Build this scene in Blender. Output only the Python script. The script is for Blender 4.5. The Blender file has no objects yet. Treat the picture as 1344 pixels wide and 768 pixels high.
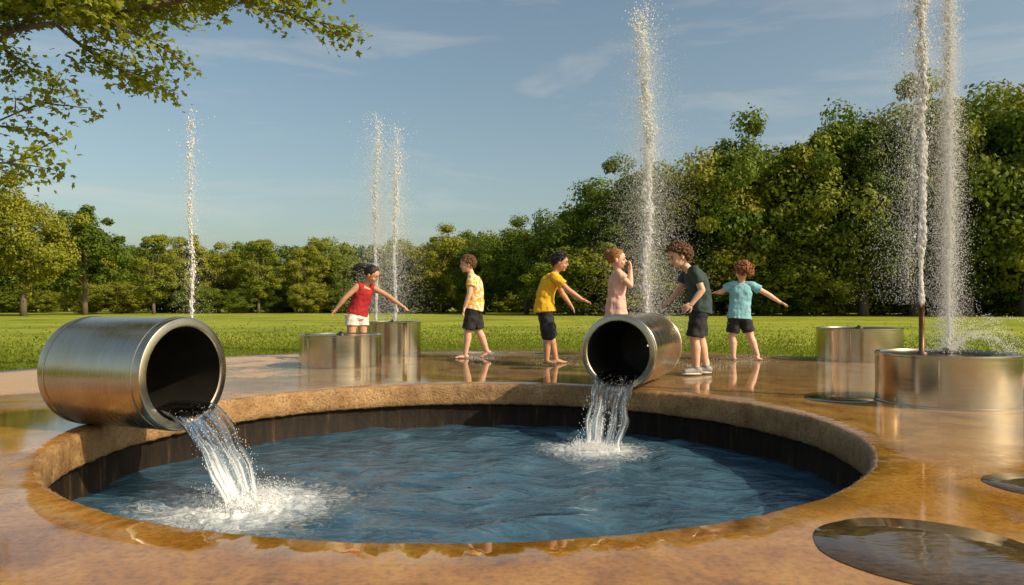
import bpy, math, random, time
import numpy as np
from mathutils import Vector, Matrix, noise
from mathutils.bvhtree import BVHTree
import bmesh
random.seed(7); rng=np.random.default_rng(7)
scene=bpy.context.scene
scene.view_settings.view_transform='Standard'; scene.view_settings.look='None'
scene.view_settings.exposure=0; scene.view_settings.gamma=1
V=Vector

# ---------------------------------------------------------------- materials
def mat(name):
    m=bpy.data.materials.new(name); m.use_nodes=True
    nt=m.node_tree; return m,nt,nt.nodes["Principled BSDF"]
def noise_n(nt,scale,detail=4,rough=.55,vec=None,dist=0):
    n=nt.nodes.new('ShaderNodeTexNoise'); n.inputs['Scale'].default_value=scale
    n.inputs['Detail'].default_value=detail; n.inputs['Roughness'].default_value=rough
    n.inputs['Distortion'].default_value=dist
    if vec is not None: nt.links.new(vec,n.inputs['Vector'])
    return n
def ramp(nt,fac,stops):
    r=nt.nodes.new('ShaderNodeValToRGB'); e=r.color_ramp.elements
    while len(e)<len(stops): e.new(.5)
    for i,(p,c) in enumerate(stops):
        e[i].position=p; e[i].color=(c[0],c[1],c[2],1) if not isinstance(c,(int,float)) else (c,c,c,1)
    nt.links.new(fac,r.inputs['Fac']); return r
def mapping(nt,coord='Object',scale=(1,1,1),loc=(0,0,0)):
    t=nt.nodes.new('ShaderNodeTexCoord'); m=nt.nodes.new('ShaderNodeMapping')
    m.inputs['Scale'].default_value=scale; m.inputs['Location'].default_value=loc
    nt.links.new(t.outputs[coord],m.inputs['Vector']); return m.outputs['Vector']
def bump(nt,b,h,strength=.3,dist=.01):
    n=nt.nodes.new('ShaderNodeBump'); n.inputs['Strength'].default_value=strength
    n.inputs['Distance'].default_value=dist
    nt.links.new(h,n.inputs['Height']); nt.links.new(n.outputs['Normal'],b.inputs['Normal']); return n
def math_n(nt,op,a,b=None,clamp=False):
    n=nt.nodes.new('ShaderNodeMath'); n.operation=op; n.use_clamp=clamp
    for i,x in enumerate((a,b)):
        if x is None: continue
        if isinstance(x,(int,float)): n.inputs[i].default_value=x
        else: nt.links.new(x,n.inputs[i])
    return n.outputs[0]
def mixc(nt,f,a,b,blend='MIX'):
    n=nt.nodes.new('ShaderNodeMix'); n.data_type='RGBA'; n.blend_type=blend
    for sock,x in ((n.inputs[0],f),(n.inputs[6],a),(n.inputs[7],b)):
        if isinstance(x,(int,float)): sock.default_value=x
        elif isinstance(x,tuple): sock.default_value=(*x,1)
        else: nt.links.new(x,sock)
    return n.outputs[2]
def maprange(nt,v,a,b,f0=0.,f1=1.):
    n=nt.nodes.new('ShaderNodeMapRange'); nt.links.new(v,n.inputs['Value'])
    n.inputs['From Min'].default_value=f0; n.inputs['From Max'].default_value=f1
    n.inputs['To Min'].default_value=a; n.inputs['To Max'].default_value=b; return n.outputs[0]

def cloth(name,c1,c2=None,scale=30,rough=.85,hard=False):
    m,nt,b=mat(name)
    c2=c2 or tuple(x*.75 for x in c1)
    v=mapping(nt)
    n=noise_n(nt,scale,3,.5,v)
    r=ramp(nt,n.outputs['Fac'],[(.46 if hard else .3,c1),(.54 if hard else .7,c2)])
    nt.links.new(r.outputs['Color'],b.inputs['Base Color']); b.inputs['Roughness'].default_value=rough
    w=noise_n(nt,14,3,.5,v); bump(nt,b,w.outputs['Fac'],.5,.02)
    return m
def skin(name,c):
    m,nt,b=mat(name); v=mapping(nt); n=noise_n(nt,25,3,.5,v)
    r=ramp(nt,n.outputs['Fac'],[(.3,c),(.75,(c[0]*.9,c[1]*.78,c[2]*.72))])
    nt.links.new(r.outputs['Color'],b.inputs['Base Color']); b.inputs['Roughness'].default_value=.55
    return m
def plain(name,c,rough=.6,metal=0,scale=40):
    m,nt,b=mat(name); v=mapping(nt); n=noise_n(nt,scale,3,.5,v)
    r=ramp(nt,n.outputs['Fac'],[(.3,tuple(x*.7 for x in c)),(.7,c)])
    nt.links.new(r.outputs['Color'],b.inputs['Base Color']); b.inputs['Roughness'].default_value=rough
    b.inputs['Metallic'].default_value=metal
    return m
def steel(name,scale,tint=(.62,.58,.50),r0=.16,r1=.34,contrast=.80,detail=6):
    m,nt,b=mat(name); b.inputs['Metallic'].default_value=1
    v=mapping(nt,scale=scale); n=noise_n(nt,6,detail,.6,v)
    v2=mapping(nt); n2=noise_n(nt,2.2,4,.6,v2)
    c1=ramp(nt,n.outputs['Fac'],[(.25,tuple(x*contrast for x in tint)),(.75,tint)])
    c2=ramp(nt,n2.outputs['Fac'],[(.3,(.82,.74,.62)),(.6,(1,1,1))])
    nt.links.new(mixc(nt,1.0,c1.outputs['Color'],c2.outputs['Color'],'MULTIPLY'),b.inputs['Base Color'])
    nt.links.new(ramp(nt,n.outputs['Fac'],[(.2,r0),(.8,r1)]).outputs['Color'],b.inputs['Roughness'])
    bump(nt,b,n.outputs['Fac'],.05 if detail>3 else .02,.002)
    return m
M_pipe=steel('brushed_steel_pipe',(1,1,14),(.62,.55,.43))
M_drum=steel('brushed_steel_drum',(.6,.6,20),(.60,.54,.45),.13,.22,.90,3)
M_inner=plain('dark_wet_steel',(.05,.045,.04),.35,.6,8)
M_rust=plain('bronze_nozzle',(.16,.09,.05),.45,.6,30)

def make_deck():
    m,nt,b=mat('wet_concrete')
    v=mapping(nt)
    big=noise_n(nt,.55,5,.6,v,.4); mid=noise_n(nt,2.6,6,.65,v,.6); fine=noise_n(nt,45,5,.7,v); ag=noise_n(nt,160,2,.5,v)
    g=nt.nodes.new('ShaderNodeNewGeometry')
    sx=nt.nodes.new('ShaderNodeSeparateXYZ'); nt.links.new(g.outputs['Position'],sx.inputs[0])
    def blob(cx,cy,r):
        d=nt.nodes.new('ShaderNodeVectorMath'); d.operation='DISTANCE'
        nt.links.new(g.outputs['Position'],d.inputs[0]); d.inputs[1].default_value=(cx,cy,0)
        return math_n(nt,'SUBTRACT',1,math_n(nt,'DIVIDE',d.outputs['Value'],r),True)
    w=blob(-1.5,1.9,2.4)
    for c in ((.6,8.4,4.6),(3.0,5.0,2.8),(.2,1.5,2.0),(-3.2,4.0,2.2),(2.8,7.0,2.8),(1.7,2.9,1.6)):
        w=math_n(nt,'MAXIMUM',w,blob(*c))
    wet=math_n(nt,'ADD',math_n(nt,'MULTIPLY',w,.46),math_n(nt,'ADD',math_n(nt,'MULTIPLY',big.outputs['Fac'],.75),math_n(nt,'MULTIPLY',mid.outputs['Fac'],.38)))
    wetf=ramp(nt,wet,[(.60,0),(.67,1)]).outputs['Color']
    pudd=ramp(nt,wet,[(.76,0),(.80,1)]).outputs['Color']
    far=maprange(nt,sx.outputs['Y'],0,1,3.0,8.0)
    dryn=mixc(nt,mid.outputs['Fac'],(.37,.205,.075),(.58,.36,.16)); dryf=mixc(nt,mid.outputs['Fac'],(.46,.31,.19),(.62,.44,.29))
    dry=mixc(nt,far,dryn,dryf)
    wetn=ramp(nt,mid.outputs['Fac'],[(.3,(.17,.066,.010)),(.5,(.37,.17,.030)),(.72,(.50,.27,.065))]).outputs['Color']
    wetr=ramp(nt,mid.outputs['Fac'],[(.3,(.20,.12,.06)),(.7,(.44,.29,.165))]).outputs['Color']
    c=mixc(nt,wetf,dry,mixc(nt,far,wetn,wetr))
    sp=ramp(nt,fine.outputs['Fac'],[(.33,.50),(.55,1.0)])
    nt.links.new(mixc(nt,.8,c,sp.outputs['Color'],'MULTIPLY'),b.inputs['Base Color'])
    r1=maprange(nt,wetf,.5,.15)
    ro=nt.nodes.new('ShaderNodeMix'); nt.links.new(pudd,ro.inputs[0]); nt.links.new(r1,ro.inputs[2]); ro.inputs[3].default_value=.03
    nt.links.new(ro.outputs[0],b.inputs['Roughness'])
    hh=math_n(nt,'ADD',math_n(nt,'MULTIPLY',fine.outputs['Fac'],.6),math_n(nt,'MULTIPLY',ag.outputs['Fac'],.4))
    bn=bump(nt,b,hh,.35,.006)
    bs=maprange(nt,wetf,.7,.14); bm=nt.nodes.new('ShaderNodeMix'); nt.links.new(pudd,bm.inputs[0]); nt.links.new(bs,bm.inputs[2]); bm.inputs[3].default_value=.02
    nt.links.new(bm.outputs[0],bn.inputs['Strength'])
    b.inputs['Specular IOR Level'].default_value=.6
    return m
M_deck=make_deck()
def make_rim():
    m,nt,b=mat('rim_concrete')
    v=mapping(nt)
    mid=noise_n(nt,4,6,.65,v,.4); fine=noise_n(nt,50,5,.75,v)
    c=mixc(nt,ramp(nt,mid.outputs['Fac'],[(.35,0),(.65,1)]).outputs['Color'],(.24,.125,.040),(.48,.29,.125))
    sp=ramp(nt,fine.outputs['Fac'],[(.36,.30),(.52,1.0)])
    nt.links.new(mixc(nt,.8,c,sp.outputs['Color'],'MULTIPLY'),b.inputs['Base Color']); b.inputs['Roughness'].default_value=.4
    bump(nt,b,fine.outputs['Fac'],1.0,.014); return m
M_rim=make_rim()
def make_wall():
    m,nt,b=mat('stained_pool_wall')
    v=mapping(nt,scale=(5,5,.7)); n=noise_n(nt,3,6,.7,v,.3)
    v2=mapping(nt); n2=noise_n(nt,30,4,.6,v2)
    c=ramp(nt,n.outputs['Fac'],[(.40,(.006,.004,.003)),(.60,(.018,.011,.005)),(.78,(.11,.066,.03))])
    nt.links.new(c.outputs['Color'],b.inputs['Base Color']); b.inputs['Roughness'].default_value=.7
    b.inputs['Specular IOR Level'].default_value=.2
    bump(nt,b,n2.outputs['Fac'],.6,.01); return m
M_wall=make_wall()
M_floor=plain('pool_floor',(.06,.14,.2),.5,0,3)

IMP=[(-1.42,3.86,1.0),(.62,5.36,.75)]
WZ=-.37
def make_water():
    m,nt,b=mat('pool_water')
    v2=mapping(nt,scale=(1,1.5,1))
    n1=noise_n(nt,3.2,3,.5,v2,1.0); n2=noise_n(nt,15,4,.5,v2,.6)
    c=ramp(nt,n1.outputs['Fac'],[(.3,(.018,.050,.082)),(.7,(.055,.125,.185))]).outputs['Color']
    g=nt.nodes.new('ShaderNodeNewGeometry'); foam=None
    vf=mapping(nt); nf=noise_n(nt,15,8,.78,vf,1.6)
    for (x,y,s) in IMP:
        d=nt.nodes.new('ShaderNodeVectorMath'); d.operation='DISTANCE'
        nt.links.new(g.outputs['Position'],d.inputs[0]); d.inputs[1].default_value=(x,y,WZ)
        f=math_n(nt,'SUBTRACT',1,math_n(nt,'DIVIDE',d.outputs['Value'],1.05*s),True)
        f=math_n(nt,'POWER',f,1.6)
        foam=f if foam is None else math_n(nt,'MAXIMUM',foam,f)
    t=math_n(nt,'ADD',math_n(nt,'MULTIPLY',foam,.66),nf.outputs['Fac'])
    fm=ramp(nt,t,[(.68,0),(1.0,.95)]).outputs['Color']
    nt.links.new(mixc(nt,fm,c,(.74,.78,.80)),b.inputs['Base Color'])
    nt.links.new(maprange(nt,fm,.03,.55),b.inputs['Roughness']); b.inputs['IOR'].default_value=1.42
    h=math_n(nt,'ADD',math_n(nt,'MULTIPLY',n1.outputs['Fac'],1.0),math_n(nt,'ADD',math_n(nt,'MULTIPLY',n2.outputs['Fac'],.22),math_n(nt,'MULTIPLY',fm,.2)))
    bump(nt,b,h,.7,.06)
    return m
M_water=make_water()
def make_stream():
    m,nt,b=mat('falling_water')
    uv=nt.nodes.new('ShaderNodeUVMap'); mp=nt.nodes.new('ShaderNodeMapping'); mp.inputs['Scale'].default_value=(9,1.0,1)
    nt.links.new(uv.outputs[0],mp.inputs['Vector'])
    n=noise_n(nt,1.6,6,.6,mp.outputs[0],.5)
    out=nt.nodes['Material Output']
    b.inputs['Base Color'].default_value=(.84,.92,.97,1); b.inputs['Roughness'].default_value=.03
    b.inputs['Transmission Weight'].default_value=1; b.inputs['IOR'].default_value=1.22
    d=nt.nodes.new('ShaderNodeBsdfPrincipled'); d.inputs['Base Color'].default_value=(.76,.81,.85,1); d.inputs['Roughness'].default_value=.2
    sp=nt.nodes.new('ShaderNodeSeparateXYZ'); nt.links.new(uv.outputs[0],sp.inputs[0])
    f=math_n(nt,'ADD',n.outputs['Fac'],math_n(nt,'MULTIPLY',math_n(nt,'SUBTRACT',sp.outputs['Y'],.82),.35))
    r=ramp(nt,f,[(.46,0.0),(.68,.85)])
    bn=nt.nodes.new('ShaderNodeBump'); bn.inputs['Strength'].default_value=.9; bn.inputs['Distance'].default_value=.02
    nt.links.new(n.outputs['Fac'],bn.inputs['Height']); nt.links.new(bn.outputs[0],b.inputs['Normal']); nt.links.new(bn.outputs[0],d.inputs['Normal'])
    mx=nt.nodes.new('ShaderNodeMixShader'); nt.links.new(r.outputs['Color'],mx.inputs[0])
    nt.links.new(b.outputs[0],mx.inputs[1]); nt.links.new(d.outputs[0],mx.inputs[2]); nt.links.new(mx.outputs[0],out.inputs[0])
    return m
M_stream=make_stream()
def make_drop():
    m,nt,b=mat('water_droplets')
    b.inputs['Base Color'].default_value=(.93,.94,.95,1)
    b.inputs['Roughness'].default_value=.15
    tr=nt.nodes.new('ShaderNodeBsdfTranslucent'); tr.inputs[0].default_value=(.93,.94,.95,1)
    mx=nt.nodes.new('ShaderNodeMixShader'); mx.inputs[0].default_value=.45
    nt.links.new(b.outputs[0],mx.inputs[1]); nt.links.new(tr.outputs[0],mx.inputs[2])
    nt.links.new(mx.outputs[0],nt.nodes['Material Output'].inputs[0])
    return m
M_drop=make_drop()
def make_puddle_shadow():
    m,nt,b=mat('wet_drain_and_shadow')  # dark wet colour, shared by the drains and the painted drum shadow
    v=mapping(nt,scale=(1,2,1)); n=noise_n(nt,5,2,.5,v,.8); n2=noise_n(nt,30,5,.6,v)
    r=ramp(nt,n2.outputs['Fac'],[(.3,(.035,.022,.012)),(.7,(.11,.07,.036))])
    nt.links.new(r.outputs['Color'],b.inputs['Base Color'])
    b.inputs['Roughness'].default_value=.05; bump(nt,b,n.outputs['Fac'],.10,.02); return m
M_puddle_shadow=make_puddle_shadow()
def make_leaf(name,c1,c2,c3,transl=.35,sc=.35):
    m,nt,b=mat(name)
    v=mapping(nt); n=noise_n(nt,sc,3,.6,v); n2=noise_n(nt,sc*14,2,.6,v)
    oi=nt.nodes.new('ShaderNodeObjectInfo')
    f=math_n(nt,'ADD',math_n(nt,'MULTIPLY',n.outputs['Fac'],.4),math_n(nt,'ADD',math_n(nt,'MULTIPLY',n2.outputs['Fac'],.32),math_n(nt,'MULTIPLY',oi.outputs['Random'],.42)))
    r=ramp(nt,f,[(.33,c1),(.58,c2),(.82,c3)])
    nt.links.new(r.outputs['Color'],b.inputs['Base Color']); b.inputs['Roughness'].default_value=.6
    b.inputs['Specular IOR Level'].default_value=.2
    tr=nt.nodes.new('ShaderNodeBsdfTranslucent'); nt.links.new(r.outputs['Color'],tr.inputs[0])
    mx=nt.nodes.new('ShaderNodeMixShader'); mx.inputs[0].default_value=transl
    nt.links.new(b.outputs[0],mx.inputs[1]); nt.links.new(tr.outputs[0],mx.inputs[2])
    nt.links.new(mx.outputs[0],nt.nodes['Material Output'].inputs[0]); return m
M_leaf=make_leaf('tree_leaves',(.058,.108,.010),(.150,.200,.018),(.28,.275,.028),.32)
M_leafn=make_leaf('maple_leaves',(.10,.15,.012),(.19,.24,.020),(.33,.34,.035),.45,1.0)
M_bark=plain('bark',(.13,.10,.065),.9,0,12)
def make_grass():
    m,nt,b=mat('grass_lawn'); v=mapping(nt)
    a=noise_n(nt,.25,5,.6,v); c=noise_n(nt,9,5,.7,v); d=noise_n(nt,90,3,.7,v)
    f=math_n(nt,'ADD',math_n(nt,'MULTIPLY',a.outputs['Fac'],.6),math_n(nt,'ADD',math_n(nt,'MULTIPLY',c.outputs['Fac'],.25),math_n(nt,'MULTIPLY',d.outputs['Fac'],.15)))
    r=ramp(nt,f,[(.38,(.125,.165,.010)),(.5,(.225,.265,.018)),(.60,(.33,.335,.035))])
    nt.links.new(r.outputs['Color'],b.inputs['Base Color']); b.inputs['Roughness'].default_value=.8
    b.inputs['Specular IOR Level'].default_value=.2
    bump(nt,b,d.outputs['Fac'],.6,.02)
    return m
M_grass=make_grass()
M_blade=make_leaf('grass_blade',(.11,.155,.010),(.21,.26,.016),(.33,.34,.04),.40,2.0)

# ---------------------------------------------------------------- mesh helpers
class MB:
    def __init__(s): s.v=[]; s.f=[]; s.m=[]
    def add(s,vs,fs,mi):
        o=len(s.v); s.v+= [tuple(v) for v in vs]; s.f+=[tuple(i+o for i in f) for f in fs]; s.m+=[mi]*len(fs)
    def loft(s,rings,mi,cap=True):
        n=len(rings[0]); vs=[p for r in rings for p in r]; fs=[]
        for i in range(len(rings)-1):
            for j in range(n):
                k=(j+1)%n; fs.append((i*n+j,i*n+k,(i+1)*n+k,(i+1)*n+j))
        if cap:
            fs.append(tuple(reversed(range(n)))); fs.append(tuple((len(rings)-1)*n+j for j in range(n)))
        s.add(vs,fs,mi)
    def cone(s,p0,r0,p1,r1,mi,seg=14,rnd=True):
        p0=V(p0);p1=V(p1); d=(p1-p0)
        if d.length<1e-6: d=V((0,0,1e-4))
        d.normalize(); a=d.orthogonal().normalized(); b=d.cross(a); R=[]
        qs=(25,50,80) if seg>8 else (60,)
        cs=[(math.cos(2*math.pi*k/seg),math.sin(2*math.pi*k/seg)) for k in range(seg)]
        def ring(c,r): return [c+(a*x+b*y)*r for x,y in cs]
        if rnd:
            for q in reversed(qs): R.append(ring(p0-d*r0*math.sin(math.radians(q)),r0*math.cos(math.radians(q))))
        R.append(ring(p0,r0)); R.append(ring(p1,r1))
        if rnd:
            for q in qs: R.append(ring(p1+d*r1*math.sin(math.radians(q)),r1*math.cos(math.radians(q))))
        s.loft(R,mi)
    def ell(s,c,ax,mi,seg=14,rings=9):
        c=V(c); A,B,C=[V(x) for x in ax]; R=[]
        for i in range(rings):
            t=math.radians(-85+170*i/(rings-1))
            R.append([c+C*math.sin(t)+(A*math.cos(p)+B*math.sin(p))*math.cos(t) for p in [2*math.pi*k/seg for k in range(seg)]])
        s.loft(R,mi)
    def mesh(s,name,mats,smooth=True):
        me=bpy.data.meshes.new(name); me.from_pydata(s.v,[],s.f)
        for m in mats: me.materials.append(m)
        me.polygons.foreach_set('material_index',s.m)
        me.polygons.foreach_set('use_smooth',[smooth]*len(s.f)); me.update(); return me
    def obj(s,name,mats,smooth=True):
        o=bpy.data.objects.new(name,s.mesh(name,mats,smooth)); scene.collection.objects.link(o); return o
def npmesh(name,verts,faces,mats,smooth=False,link=True):
    me=bpy.data.meshes.new(name); k=faces.shape[1]
    me.vertices.add(len(verts)); me.vertices.foreach_set('co',np.ascontiguousarray(verts,dtype=np.float32).ravel())
    me.loops.add(faces.size); me.loops.foreach_set('vertex_index',faces.astype(np.int32).ravel())
    me.polygons.add(len(faces)); me.polygons.foreach_set('loop_start',np.arange(0,faces.size,k,dtype=np.int32))
    me.polygons.foreach_set('use_smooth',np.full(len(faces),smooth))
    for m in mats: me.materials.append(m)
    me.update(calc_edges=True)
    if not link: return me
    o=bpy.data.objects.new(name,me); scene.collection.objects.link(o); return o
def merge(me1,me2,name):
    bm=bmesh.new(); bm.from_mesh(me1); bm.from_mesh(me2)
    me=bpy.data.meshes.new(name); bm.to_mesh(me); bm.free()
    if not me.materials:
        for m in me1.materials: me.materials.append(m)
    bpy.data.meshes.remove(me1); bpy.data.meshes.remove(me2); return me
def lathe(name,prof,mats,mids,seg=96,loc=(0,0,0),smooth=True):
    b=MB(); n=len(prof)
    b.v=[(r*math.cos(2*math.pi*k/seg),r*math.sin(2*math.pi*k/seg),z) for (r,z) in prof for k in range(seg)]
    for i in range(n-1):
        b.f+=[(i*seg+j,i*seg+(j+1)%seg,(i+1)*seg+(j+1)%seg,(i+1)*seg+j) for j in range(seg)]; b.m+=[mids[i]]*seg
    o=b.obj(name,mats,smooth); o.location=loc
    return o
def autosmooth(o,ang=35):
    me=o.data; bm=bmesh.new(); bm.from_mesh(me)
    for e in bm.edges:
        if len(e.link_faces)==2 and e.calc_face_angle(0)>math.radians(ang): e.smooth=False
    bm.to_mesh(me); bm.free()
def empty(name,loc=(0,0,0)):
    e=bpy.data.objects.new(name,None); e.location=loc; scene.collection.objects.link(e); return e

# ---------------------------------------------------------------- children
M_eye=plain('eye_white',(.5,.47,.44),.3); M_iris=plain('iris',(.03,.018,.01),.15); M_lip=plain('lip',(.40,.16,.12),.5)
M_white=cloth('white_cotton',(.72,.69,.64)); M_black=cloth('black_shorts',(.016,.017,.02)); M_sole=plain('shoe_sole',(.6,.58,.52),.6)
def child(name,loc,J,shirt,shorts,skinm,hairm,style,S=1.0,sleeve=.55,short_f=.85,shoes=None,dress=False):
    random.seed(sum(map(ord,name)))
    J={k:V(v) for k,v in J.items()}
    mats=[skinm,shirt,shorts,hairm,M_eye,M_iris,M_lip,shoes or skinm,M_sole]
    b=MB(); x=MB()
    P=(J['hipL']+J['hipR'])/2; Nk=(J['shL']+J['shR'])/2+ (J['head']-(J['shL']+J['shR'])/2).normalized()*.015
    C=J.get('chest',P.lerp(Nk,.55))
    ctrl=2*C-.5*P-.5*Nk
    def sp(t): 
        if t<0: return P+(ctrl-P).normalized()*t*(Nk-P).length
        return P*(1-t)**2+ctrl*2*t*(1-t)+Nk*t*t
    latH=(J['hipR']-J['hipL']).normalized(); latS=(J['shR']-J['shL']).normalized()
    def ring(t,w,d,n=24):
        c=sp(t); ax=(sp(t+.02)-sp(t-.02)).normalized(); la=latH.lerp(latS,max(0,min(1,t))).normalized()
        la=(la-ax*la.dot(ax)).normalized(); ap=ax.cross(la)
        out=[]
        for k in range(n):
            a=2*math.pi*k/n; ca,sa=math.cos(a),math.sin(a)
            out.append(c+la*(math.copysign(abs(ca)**.8,ca)*w*S)+ap*(math.copysign(abs(sa)**.9,sa)*d*S))
        return out
    b.loft([ring(t,w,d) for t,w,d in ((-.16,.05,.05),(-.1,.10,.08),(0,.122,.092),(.25,.106,.080),(.5,.108,.080),(.75,.120,.084),(.9,.098,.068),(1,.05,.05))],0)
    hd=J['head']-V((0,0,.012)); F=J['face'].normalized(); U=J['up'].normalized()
    F=(F-U*F.dot(U)).normalized(); Rr=F.cross(U)
    b.cone(Nk-(hd-Nk).normalized()*.02,.043*S,hd-U*.04*S-F*.012*S,.040*S,0)
    for s in 'LR':
        sh,el,wr=J['sh'+s],J['el'+s],J['wr'+s]
        b.cone(sh,.041*S,el,.032*S,0); b.cone(el,.032*S,el.lerp(wr,.3),.033*S,0); b.cone(el.lerp(wr,.3),.033*S,wr,.021*S,0)
        if sleeve>0 :
            e=sh.lerp(el,sleeve)
            b.cone(sh.lerp(Nk,.35),.052*S,sh,.053*S,1); b.cone(sh,.053*S,sh.lerp(el,.1),.053*S,1)
            b.cone(sh,.052*S,e,.060*S,1,18,False)
        else:
            b.cone(sh.lerp(Nk,.38),.050*S,sh.lerp(Nk,.2),.050*S,1)
        d=J.get('hd'+s,(wr-el)).normalized()
        pn=J.get('pn'+s,V((0,0,-1))); pn=(pn-d*pn.dot(d)).normalized(); t=d.cross(pn)*(1 if s=='L' else -1)
        x.ell(wr+d*.034*S,(d*.042*S,t*.032*S,pn*.015*S),0,12,8); x.cone(wr-d*.01*S,.021*S,wr+d*.012*S,.020*S,0,10)
        for i,(off,L) in enumerate(((.024,.046),(.008,.052),(-.008,.049),(-.023,.039))):
            p0=wr+d*.055*S+t*off*S; dd=(d+t*off*6+pn*(.12+.05*i)).normalized(); p1=p0+dd*L*.55*S; dd2=(dd+pn*.45).normalized(); p2=p1+dd2*L*.5*S
            x.cone(p0,.0085*S,p1,.0075*S,0,8); x.cone(p1,.0075*S,p2,.006*S,0,8)
        p0=wr+d*.018*S+t*.022*S; p1=p0+(d*.6+t*.8+pn*.2).normalized()*.034*S; p2=p1+(d*.9+t*.35+pn*.3).normalized()*.026*S
        x.cone(p0,.0115*S,p1,.009*S,0,8); x.cone(p1,.009*S,p2,.007*S,0,8)
    for s in 'LR':
        hp,kn,an=J['hip'+s],J['kn'+s],J['an'+s]
        b.cone(hp,.074*S,kn,.050*S,0); b.ell(kn,((.049*S,0,0),(0,.049*S,0),(0,0,.052*S)),0)
        back=((hp+an)/2-kn); 
        back=back.normalized()*.008 if back.length>.01 else V((0,0,0))
        b.cone(kn,.046*S,kn.lerp(an,.3)+back,.050*S,0); b.cone(kn.lerp(an,.3)+back,.050*S,an,.029*S,0)
        ft=J['ft'+s].normalized(); fu=J.get('fu'+s,V((0,0,1))); fu=(fu-ft*fu.dot(ft)).normalized(); fr=ft.cross(fu); sole=an-fu*(.045*S)
        if shoes:
            b.ell(sole-ft*.02*S+fu*.035*S,(ft*.045*S,fr*.036*S,fu*.036*S),7); b.cone(sole+ft*.0+fu*.034*S,.036*S,sole+ft*.115*S+fu*.022*S,.030*S,7)
            b.cone(an+fu*.0,.038*S,an+fu*.03*S,.036*S,7,14,False)
            def sr(z,g): return [sole+fu*z+ft*(.05*S+math.cos(a)*.105*S*g)+fr*math.sin(a)*.040*S*g*(1+.15*math.cos(a)) for a in [2*math.pi*k/24 for k in range(24)]]
            x.loft([sr(-.004*S,1.0),sr(.014*S,1.0)],8)
            b.cone(an+fu*.02*S,.030*S,an+fu*.075*S,.032*S,8)
            for q in range(4):
                c=sole+ft*(.045+.017*q)*S+fu*(.068-.006*q)*S; x.cone(c-fr*.016*S,.0035*S,c+fr*.016*S,.0035*S,8,6)
        else:
            b.ell(sole-ft*.018*S+fu*.022*S,(ft*.032*S,fr*.026*S,fu*.024*S),0)
            b.cone(an-fu*.012*S,.026*S,sole+ft*.07*S+fu*.018*S,.018*S,0)
            b.ell(sole+ft*.06*S+fu*.014*S,(ft*.06*S,fr*.036*S,fu*.014*S),0)
            for q in range(5):
                c=sole+ft*(.118-.007*q)*S+fr*(-.026+.013*q)*S*(1 if s=='R' else -1)*-1+fu*.010*S; x.cone(c-ft*.02*S,.0085*S,c+ft*.008*S,(.0095-.0007*q)*S,0,8)
        if dress: continue
        k=min(short_f,1.0); e=hp.lerp(kn,k)
        b.cone(hp,.090*S,e,.084*S,2,20,False)
        if short_f>1:
            e2=kn.lerp(an,short_f-1); b.cone(kn,.082*S,e2,.078*S,2,20,False)
            b.ell(kn,((.080*S,0,0),(0,.080*S,0),(0,0,.080*S)),2)
    if dress:
        hem=P.lerp((J['knL']+J['knR'])/2,.75)
        def dr(c,w,d):
            la=latH; ap=V((-la.y,la.x,0)); return [c+la*math.cos(a)*w*S*(1+.05*math.sin(7*a))+ap*math.sin(a)*d*S*(1+.05*math.sin(7*a)) for a in [2*math.pi*q/40 for q in range(40)]]
        b.loft([dr(hem,.20,.18),dr(P.lerp(hem,.5),.175,.15),dr(P,.15,.12)]+[dr(sp(.35),.125,.10)],1)
        b.loft([ring(t,w,d) for t,w,d in ((0,.145,.115),(.3,.122,.097),(.5,.126,.098),(.75,.14,.104),(.92,.115,.082),(1.0,.055,.052))],1)
    else:
        b.loft([ring(t,w,d) for t,w,d in ((-.14,.10,.09),(-.08,.135,.108),(.05,.133,.103),(.16,.122,.095))],2)
        if sleeve>0: b.loft([ring(t,w,d) for t,w,d in ((-.05,.158,.134),(.12,.146,.118),(.3,.135,.108),(.5,.133,.104),(.75,.143,.106),(.92,.118,.085),(1.01,.058,.056))],1)
        else: b.loft([ring(t,w,d) for t,w,d in ((.02,.140,.116),(.25,.124,.100),(.5,.126,.100),(.72,.134,.102),(.86,.118,.094),(.93,.100,.084))],1)
    S=S*1.10
    def H(f,r,u): return hd+(F*f+Rr*r+U*u)*S
    b.ell(H(-.008,0,.018),(F*.086*S,Rr*.072*S,U*.080*S),0,18,12)
    b.ell(H(.020,0,-.035),(F*.056*S,Rr*.055*S,U*.060*S),0,16,10)
    b.ell(H(.052,0,-.078),(F*.016*S,Rr*.022*S,U*.015*S),0)
    b.cone(H(.074,0,.002),.008*S,H(.084,0,-.020),.0105*S,0,10)
    for sg in (-1,1):
        b.ell(H(-.006,sg*.073,-.012),(F*.016*S,Rr*.009*S,U*.024*S),0,10,8)
        b.ell(H(.048,sg*.028,-.034),(F*.026*S,Rr*.025*S,U*.024*S),0,10,8)
        x.ell(H(.0665,sg*.028,-.002),(F*.0125*S,Rr*.0125*S,U*.0060*S),4,10,8)
        x.ell(H(.0760,sg*.027,-.002),(F*.0045*S,Rr*.0062*S,U*.0056*S),5,10,8)
        x.cone(H(.077,sg*.016,.017),.0034*S,H(.070,sg*.040,.018),.0026*S,3,8)
        x.cone(H(.079,sg*.016,.0045),.0020*S,H(.070,sg*.040,.0035),.0020*S,5,6)
    x.cone(H(.0765,-.015,-.052),.0035*S,H(.081,0,-.051),.0048*S,6,8); x.cone(H(.081,0,-.051),.0048*S,H(.0765,.015,-.052),.0035*S,6,8)
    b.ell(H(-.020,0,.030),(F*.086*S,Rr*.080*S,U*.084*S),3,18,12)
    cen=(-.012,0,.020); nt={'short':400,'curly':330,'pony':400,'bun':400}[style]; k=0
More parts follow.
